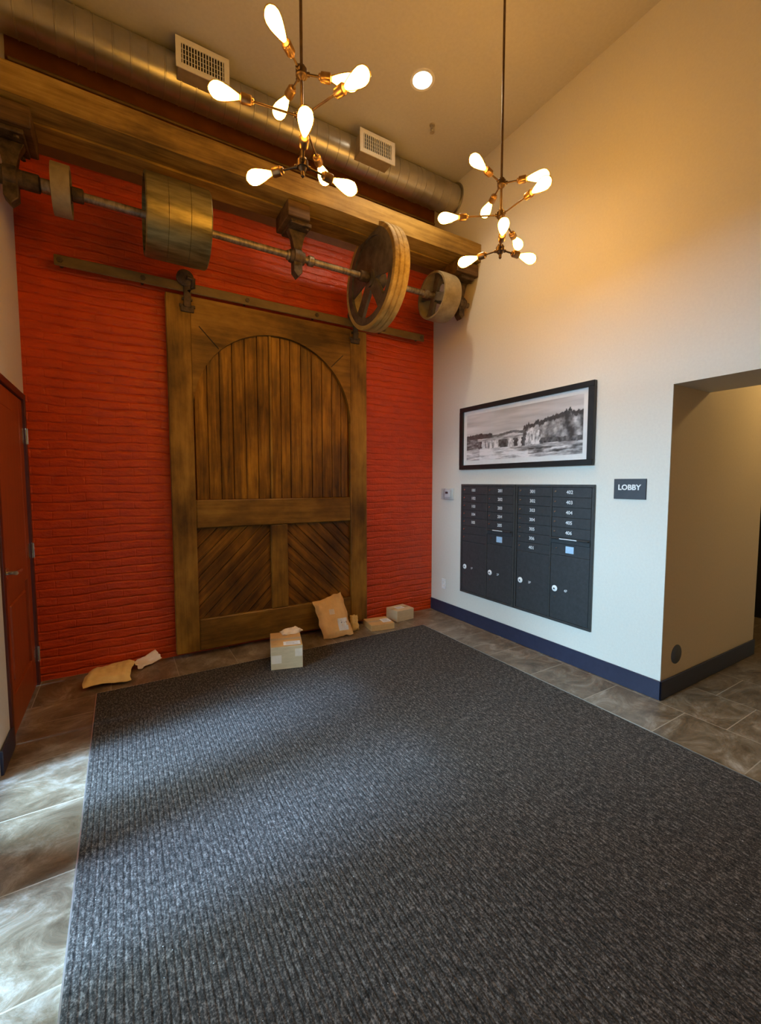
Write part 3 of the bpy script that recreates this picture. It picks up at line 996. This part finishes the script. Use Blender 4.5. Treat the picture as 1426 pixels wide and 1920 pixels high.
def picture_tone(u, v):
    """u 0 left .. 1 right, v 0 bottom .. 1 top; grey landscape"""
    land = .505 + .05 * max(0, 1 - abs(u - .47) * 7) * (u > .3) + .012 * fbm(u * 14, 1)
    if u < .27:
        land = .50 + .055 * (1 - abs(u - .14) * 3) + .035 * abs(fbm(u * 60, 2)) * 2
    cliff = .0
    if u > .555:
        cliff = .56 + .17 * min(1, (u - .555) / .28) + .16 * abs(fbm(u * 38, 9)) + .05 * fbm(u * 11, 2)
    foot = .34 - .06 * max(0, u - .7) + .03 * fbm(u * 12, 4)
    if u > .555 and foot < v < cliff:
        if u < .70 and v < .50 + .03 * fbm(u * 30, 1):
            return falls(u, v)
        d = cliff - v
        if d < .085 + .05 * fbm(u * 26, 3):
            return .16 + .10 * fbm(u * 60, v * 30)
        g = .40 + .75 * fbm(u * 16, v * 5) + .25 * fbm(u * 60, v * 25)
        return max(.14, g)
    if v > land:
        g = .70 + .34 * fbm(u * 1.7 + 3, v * 6) - .30 * max(0, v - .72)
        return min(.88, max(.42, g))
    if v > .455:
        if u < .27:
            return .20 + .16 * fbm(u * 50, v * 30)
        if v > land - .05:
            return .30 + .2 * fbm(u * 30, v * 30)
        return .62 + .5 * fbm(u * 16, v * 60)
    if v > .40 and u > .12:
        return .52 + .6 * fbm(u * 16, v * 60)
    return falls(u, v)

def falls(u, v):
    base = .235 + .03 * fbm(u * 14, 7)
    if v > base:
        w = .02 * fbm(v * 14, u * 4)
        for a, b, r in ((.165, .335, .35), (.425, .470, .1), (.515, .540, .1), (.580, .690, .25)):
            if a - .03 * (.42 - v) < u + w < b + .03 * (.42 - v):
                return .66 + (.55 + r) * fbm(u * 70, v * 9) + .3 * fbm(u * 150, v * 60)
        if u < .13:
            return .30 + .5 * fbm(u * 26, v * 30)
        return .24 + .35 * fbm(u * 60, v * 14)
    g = .56 + .75 * fbm(u * 8 - v * 6, v * 24) + .2 * fbm(u * 40, v * 60)
    if .14 < u < .40 + (.24 - v) * 1.2:
        g += .20
    if u > .60 and .06 < v < .17:
        g -= .45 * max(0, fbm(u * 26, v * 26) + .35)
    return g
NU, NV = 230, 92
py0, py1, pz0, pz1 = 2.098, 3.424, 1.728, 2.195
me = bpy.data.meshes.new('print')
vs, fcs, tones = [], [], []
for j in range(NV + 1):
    for i in range(NU + 1):
        u, v = i / NU, j / NV
        vs.append((FX - .0128 - FX, py1 + (py0 - py1) * u - 2.76, pz0 + (pz1 - pz0) * v - 1.96))
        g = max(.03, min(.95, picture_tone(u, v)))
        tones.append(g)
for j in range(NV):
    for i in range(NU):
        a = j * (NU + 1) + i
        fcs.append((a, a + NU + 1, a + NU + 2, a + 1))
me.from_pydata(vs, [], fcs)
ca = me.color_attributes.new('tone', 'FLOAT_COLOR', 'POINT')
for i, g in enumerate(tones):
    L = min(.9, g * 1.15) ** 1.75
    ca.data[i].color = (L, L * .97, L * .985, 1)
m, nt, b = newmat('landscape_print', 0.45)
at = nt.nodes.new('ShaderNodeAttribute'); at.attribute_name = 'tone'
nt.links.new(at.outputs['Color'], b.inputs['Base Color'])
me.materials.append(m)
pr = bpy.data.objects.new('print', me)
COL.objects.link(pr); pr.parent = fr
bm = B(); box(bm, FX - .0215, FX - .0195, oy0 + fw, oy1 - fw, oz0 + fw - .005, oz1 - fw + .005)
M['pglass'] = glass_mat('picture_glass', (1, 1, 1), 0.04, 0.05)
obj('glazing', fs(bm), 'pglass', fr)

# ------------------------------------------------------------------ mailboxes
MX = XR - .001
def mail_unit(label, ya, yb, cols, ytop, ybot):
    """ya > yb; cols = [(y_left, y_right, names, kind)]"""
    o = thing('mailbox_unit', label, 'mailbox', (MX, (ya + yb) / 2, ybot), 0, 'recessed apartment mailboxes')
    def s(bm): return shifted(bm, (-MX, -(ya + yb) / 2, -ybot))
    sv = Vector((-MX, -(ya + yb) / 2, -ybot))
    bm = B()
    t = .022
    box(bm, MX - .016, MX, yb, ya, ytop - t, ytop, .002)
    box(bm, MX - .016, MX, yb, ya, ybot, ybot + t, .002)
    box(bm, MX - .016, MX, yb, yb + t, ybot + t, ytop - t, .002)
    box(bm, MX - .016, MX, ya - t, ya, ybot + t, ytop - t, .002)
    mid = (cols[0][1] + cols[1][0]) / 2
    box(bm, MX - .015, MX, mid - .007, mid + .007, ybot + t, ytop - t, .001)
    box(bm, MX - .004, MX, yb + t, ya - t, ybot + t, ytop - t)
    obj('frame', s(bm), 'mailframe', o)
    fx = MX - .013
    def door(nm, y0, y1, z0, z1, dx=0.0):
        bm = B(); box(bm, fx - dx, MX - .0045, y1 + .0015, y0 - .0015, z0 + .0015, z1 - .0015, .0022)
        return obj(nm, s(bm), 'mailbox', o)
    def lock(p, y, z, r=.0085):
        bm = B(); lathe(bm, (fx, y, z), (-1, 0, 0), [(-.001, r), (.004, r), (.006, r * .8), (.0065, 0)], 16)
        box(bm, fx - .0075, fx - .001, y - r * 1.9, y - r * .4, z + .001, z + .006)
        obj('lock', s(bm), 'nickel', p, True)
    for y0, y1, names, par in cols:
        zt = ytop - t
        H = .0835
        for k, nm in enumerate(names):
            dd = door('mailbox_door', y0, y1, zt - (k + 1) * H, zt - k * H)
            zc_ = zt - (k + .5) * H
            lock(dd, y0 - .030, zc_ + .005)
            if nm:
                text_mesh('number', nm, .040, 'ink', dd, Vector((fx - .0002, y0 - .165, zc_)) + sv, bold=.0007, extrude=.0008)
        zz = zt - len(names) * H
        if len(names) == 5:
            # outgoing mail slot with its hood, then the tagged master door
            bm = B()
            box(bm, fx - .004, MX - .005, y1 + .002, y0 - .002, zz - .050, zz - .001, .0015)
            sl_ = obj('outgoing_slot', s(bm), 'mailbox', o)
            bm = B()
            box(bm, fx - .030, fx - .003, y1 + .006, y0 - .006, zz - .012, zz - .004, .003)
            obj('slot_hood', s(bm), 'mailframe', sl_)
            bm = B(); box(bm, fx - .031, fx - .0302, y1 + .10, y0 - .10, zz - .0115, zz - .0045)
            obj('slot_label', s(bm), 'ink', sl_)
            m_ = door('mailbox_door', y0, y1, zz - .150, zz - .050)
            bm = B(); box(bm, fx - .0012, fx - .0002, (y0 + y1) / 2 - .037, (y0 + y1) / 2 + .037, zz - .124, zz - .068)
            obj('blue_tag', s(bm), 'tag', m_)
            lock(m_, y0 - .055, zz - .092, .006)
            zz -= .150
        else:
            pass
        pd = door('parcel_door', y0, y1, ybot + t, zz)
        bm = B(); lathe(bm, (fx, y0 - .048, .607), (-1, 0, 0), [(-.001, .026), (.003, .026), (.005, .022), (.006, .010), (.009, .010), (.009, 0)], 28)
        dk = obj('parcel_lock', s(bm), 'white', pd, True)
        bm = B(); lathe(bm, (fx - .0092, y0 - .048, .607), (-1, 0, 0), [(0, .007), (.001, .007)], 14)
        obj('keyhole', s(bm), 'black', dk)
        bm = B(); lathe(bm, (fx, y0 - .050, .535), (-1, 0, 0), [(-.001, .005), (.003, .005), (.0035, 0)], 12)
        obj('stud', s(bm), 'nickel', pd, True)
        text_mesh('number', par, .030, 'ink', pd, Vector((fx - .0002, y0 - .152, .603)) + sv, bold=.0004, extrude=.0008)
n1 = ['101', '102', '103', '104', '105', '', '']
n2 = ['201', '202', '203', '204', '205']
n3 = ['301', '302', '303', '304', '305', '306', '401']
n4 = ['402', '403', '404', '405', '406']
mail_unit('left grey mailbox unit with doors numbered 101 to 205 and two parcel lockers', 3.502, 2.760,
          [(3.478, 3.126, n1, '1P'), (3.112, 2.784, n2, '2P')], 1.485, .325)
mail_unit('right grey mailbox unit with doors numbered 301 to 406 and two parcel lockers', 2.755, 1.981,
          [(2.731, 2.377, n3, '3P'), (2.363, 2.005, n4, '4P')], 1.485, .325)

# ------------------------------------------------------------------ small wall fittings
sg = thing('lobby_sign', 'dark LOBBY sign with white letters on the cream wall', 'sign', (MX, 1.7235, 1.455))
bm = B(); box(bm, -.008, 0, -.1145, .1145, -.073, .073, .002)
obj('sign_plate', bm, 'sign', sg)
text_mesh('lettering', 'LOBBY', .053, 'white', sg, Vector((-.0085, .002, .010)), bold=.0016, extrude=.001)

th = thing('thermostat', 'small white thermostat in a clear guard beside the picture', 'thermostat', (MX, 3.712, 1.375))
bm = B(); box(bm, -.006, 0, -.078, .078, -.062, .062, .002)
obj('back_plate', bm, 'white_metal', th)
bm = B(); box(bm, -.032, -.006, -.048, .048, -.040, .044, .006, 2)
obj('body', bm, 'white', th)
bm = B(); box(bm, -.0335, -.0322, -.012, .030, .002, .026)
obj('display', bm, 'sign', th)
bm = B()
box(bm, -.055, -.053, -.076, .076, -.060, .060)
box(bm, -.053, -.006, -.076, -.074, -.060, .060); box(bm, -.053, -.006, .074, .076, -.060, .060)
box(bm, -.053, -.006, -.074, .074, .058, .060); box(bm, -.053, -.006, -.074, .074, -.060, -.058)
obj('clear_guard', bm, 'glass', th)

ot = thing('wall_outlet', 'white outlet plate low on the cream wall left of the mailboxes', 'outlet', (MX, 3.789, .345))
bm = B(); box(bm, -.006, 0, -.036, .036, -.058, .058, .003)
obj('plate', bm, 'white', ot)
for z in (-.021, .021):
    bm = B(); box(bm, -.0085, -.0055, -.017, .017, z - .014, z + .014, .004)
    obj('socket', bm, 'white_metal', ot)

cv = thing('cover_plate', 'round dark grey cover plate low on the tan hallway wall', 'cover plate', (3.335, YO - .0005, .285))
bm = B(); lathe(bm, (0, 0, 0), (0, -1, 0), [(0, .068), (.004, .068), (.008, .062), (.009, 0)], 36)
obj('disc', bm, 'cover', cv, True)

# ------------------------------------------------------------------ parcels
def carton(name, label, loc, rot, w, d, h, m, top, grp=None, labels=(), tapes=()):
    """local frame: front-left bottom corner at the origin, x right, y back"""
    o = thing(name, label, 'box', loc, rot, grp)
    bm = B(); box(bm, 0, w, 0, d, 0, h, .003)
    obj('carton_body', bm, m, o)
    bm = B()
    box(bm, .002, w - .002, .002, d / 2 - .0008, h, h + .0022)
    box(bm, .002, w - .002, d / 2 + .0008, d - .002, h, h + .0022)
    obj('top_flap', bm, top, o)
    bm = B(); box(bm, -.0006, w + .0006, d / 2 - .022, d / 2 + .022, h + .0024, h + .0030)
    tp = obj('tape', bm, 'tape', o)
    for (a, b_, c, e) in labels:
        bm = B(); box(bm, a, b_, c, e, h + .0034, h + .0040)
        lb = obj('shipping_label', bm, 'white', o)
        bm = B()
        for i in range(3):
            box(bm, a + (b_ - a) * .15, a + (b_ - a) * (.85 - .2 * (i % 2)), c + (e - c) * (.2 + .25 * i), c + (e - c) * (.27 + .25 * i), h + .0041, h + .0044)
        obj('print_lines', bm, 'labelink', lb)
    for (a, b_, c, e) in tapes:
        bm = B(); box(bm, a, b_, -.0012, -.0002, c, e)
        obj('patch', bm, 'pinkish', o)
    return o
carton('cardboard_box', 'taller cardboard box on the carpet edge before the barn door, nearest box', (.967, 3.285, .0118), math.atan2(-.069, .244), .250, .335, .185,
       'card2', 'card', 'delivery boxes along the wall', labels=((.10, .235, .02, .10),), tapes=((.004, .082, .052, .118), (.188, .246, .098, .160)))
carton('cardboard_box', 'flat cardboard box on the tiles between the mailer and the small back box', (2.105, 3.668, .001), math.atan2(-.035, .245), .255, .235, .062,
       'card', 'card', 'delivery boxes along the wall', labels=((.15, .245, .05, .16),))
carton('cardboard_box', 'small cube-like cardboard box against the brick near the cream wall corner', (2.488, 3.782, .001), math.atan2(.02, .21) , .235, .195, .118,
       'card2', 'card2', 'delivery boxes along the wall', labels=((.06, .16, .06, .14),))

def pillow(name, w, h, t, m, parent, wav=.006, seed=1.0, nx=26, ny=30, corner=.0, extra=None):
    """soft padded envelope in local x (width) - z (height), thickness along y; flat sealed rim"""
    bm = B()
    grids = []
    for s in (-1, 1):
        g = []
        for j in range(ny + 1):
            row = []
            for i in range(nx + 1):
                u, v = i / nx, j / ny
                e = min(1, min(u, 1 - u) * 7) * min(1, min(v, 1 - v) * 7)
                e = math.sin(e * PI / 2)
                nz = noise.noise(Vector((u * 4 + seed, v * 5, s * 3.1 + seed))) + .5 * noise.noise(Vector((u * 11 + seed, v * 9, s + seed)))
                x = (u - .5) * w + wav * 1.4 * noise.noise(Vector((seed, v * 5, 0)))
                z = v * h + wav * 1.4 * noise.noise(Vector((u * 5, seed, 1)))
                y = s * (t / 2 * e * (1 + .5 * nz)) + s * .0008
                bend = .5 * wav * math.sin(u * 5 + v * 4 + seed)
                p = Vector((x, y + bend, z))
                if extra:
                    p = extra(p, u, v)
                row.append(bm.verts.new(p))
            g.append(row)
        grids.append(g)
        for j in range(ny):
            for i in range(nx):
                bm.faces.new((g[j][i], g[j][i + 1], g[j + 1][i + 1], g[j + 1][i]))
    a, b_ = grids
    for i in range(nx):
        bm.faces.new((a[0][i], a[0][i + 1], b_[0][i + 1], b_[0][i])); bm.faces.new((a[ny][i], a[ny][i + 1], b_[ny][i + 1], b_[ny][i]))
    for j in range(ny):
        bm.faces.new((a[j][0], a[j + 1][0], b_[j + 1][0], b_[j][0])); bm.faces.new((a[j][nx], a[j + 1][nx], b_[j + 1][nx], b_[j][nx]))
    return obj(name, bm, m, parent, True)

# crumpled mailer lying behind the near box on its top
mt = thing('padded_mailer', 'small crumpled tan mailer lying on top of the nearest cardboard box', 'mailer', (1.225, 3.53, .1965), 0.15)
o = pillow('mailer_body', .17, .10, .035, 'pinkish', mt, .010, 5.3)
o.rotation_euler = (math.radians(-88), 0, 0)
o.location = (0, -.04, .010)
# big kraft mailer leaning on the barn door
bx = thing('padded_mailer', 'large brown kraft mailer bag leaning against the barn door', 'mailer', (1.735, 3.70, .012), math.radians(-8))
def big(p, u, v):
    p.x += .045 * (v - .5) * -.9
    p.z += .06 * (u - .5) * v
    return p
o = pillow('mailer_body', .30, .40, .06, 'kraft', bx, .016, 2.2, extra=big)
lean = math.radians(-29)
o.rotation_euler = (lean, math.radians(-3), 0)
bd = o
def on_bag(name, x0, x1, z0, z1, m, parent, rz=0.0):
    bm = B()
    n = 6
    g = []
    for j in range(n + 1):
        row = []
        for i in range(n + 1):
            u, v = i / n, j / n
            x, z = x0 + (x1 - x0) * u, z0 + (z1 - z0) * v
            row.append(bm.verts.new((x, -.048, z)))
        g.append(row)
    for j in range(n):
        for i in range(n):
            bm.faces.new((g[j][i], g[j][i + 1], g[j + 1][i + 1], g[j + 1][i]))
    o = obj(name, bm, m, parent)
    # wrap the label on the puffed face of the bag
    w = o.modifiers.new('wrap', 'SHRINKWRAP')
    w.target = bd
    w.wrap_method = 'PROJECT'
    w.use_project_y = True
    w.use_positive_direction = True
    w.use_negative_direction = False
    w.offset = .0015
    return o
on_bag('shipping_label', .028, .130, .045, .165, 'white', bd)
on_bag('return_label', -.035, .02, .215, .265, 'pinkish', bd)
on_bag('print_lines', .045, .075, .115, .150, 'labelink', bd)
on_bag('print_lines', .09, .118, .115, .128, 'labelink', bd)
# small packets beside it
sm = thing('padded_mailer', 'small tan packet standing behind the right edge of the big kraft mailer', 'mailer', (1.985, 3.79, .002), 0.2)
o = pillow('mailer_body', .10, .155, .035, 'kraft2', sm, .008, 7.7)
o.rotation_euler = (math.radians(-20), math.radians(7), 0)
# flat mailer at the left, lying on the tiles
fm = thing('padded_mailer', 'crumpled yellow kraft mailer lying flat by the brick near the red door', 'mailer', (-.135, 3.655, .004), math.radians(-2))
def fold(p, u, v):
    p.y -= .030 * math.sin(v * PI) * (1 + .5 * math.sin(u * 3)) + .05 * max(0, u - .72) * v
    p.x += .03 * (v - .3)
    return p
o = pillow('mailer_body', .30, .33, .040, 'kraft2', fm, .016, 3.3, extra=fold)
o.rotation_euler = (math.radians(-90), 0, 0)
o.location = (0, 0, .022)
pk = thing('padded_mailer', 'small pale pinkish mailer propped by the brick right of the yellow one', 'mailer', (.150, 3.91, .004), math.radians(28))
def curl(p, u, v):
    p.y -= .05 * max(0, u - .6) ** 1.2 * 2
    return p
o = pillow('mailer_body', .19, .11, .014, 'pinkish', pk, .012, 9.1, extra=curl)
o.rotation_euler = (math.radians(-68), 0, 0)
o.location = (0, -.01, .012)
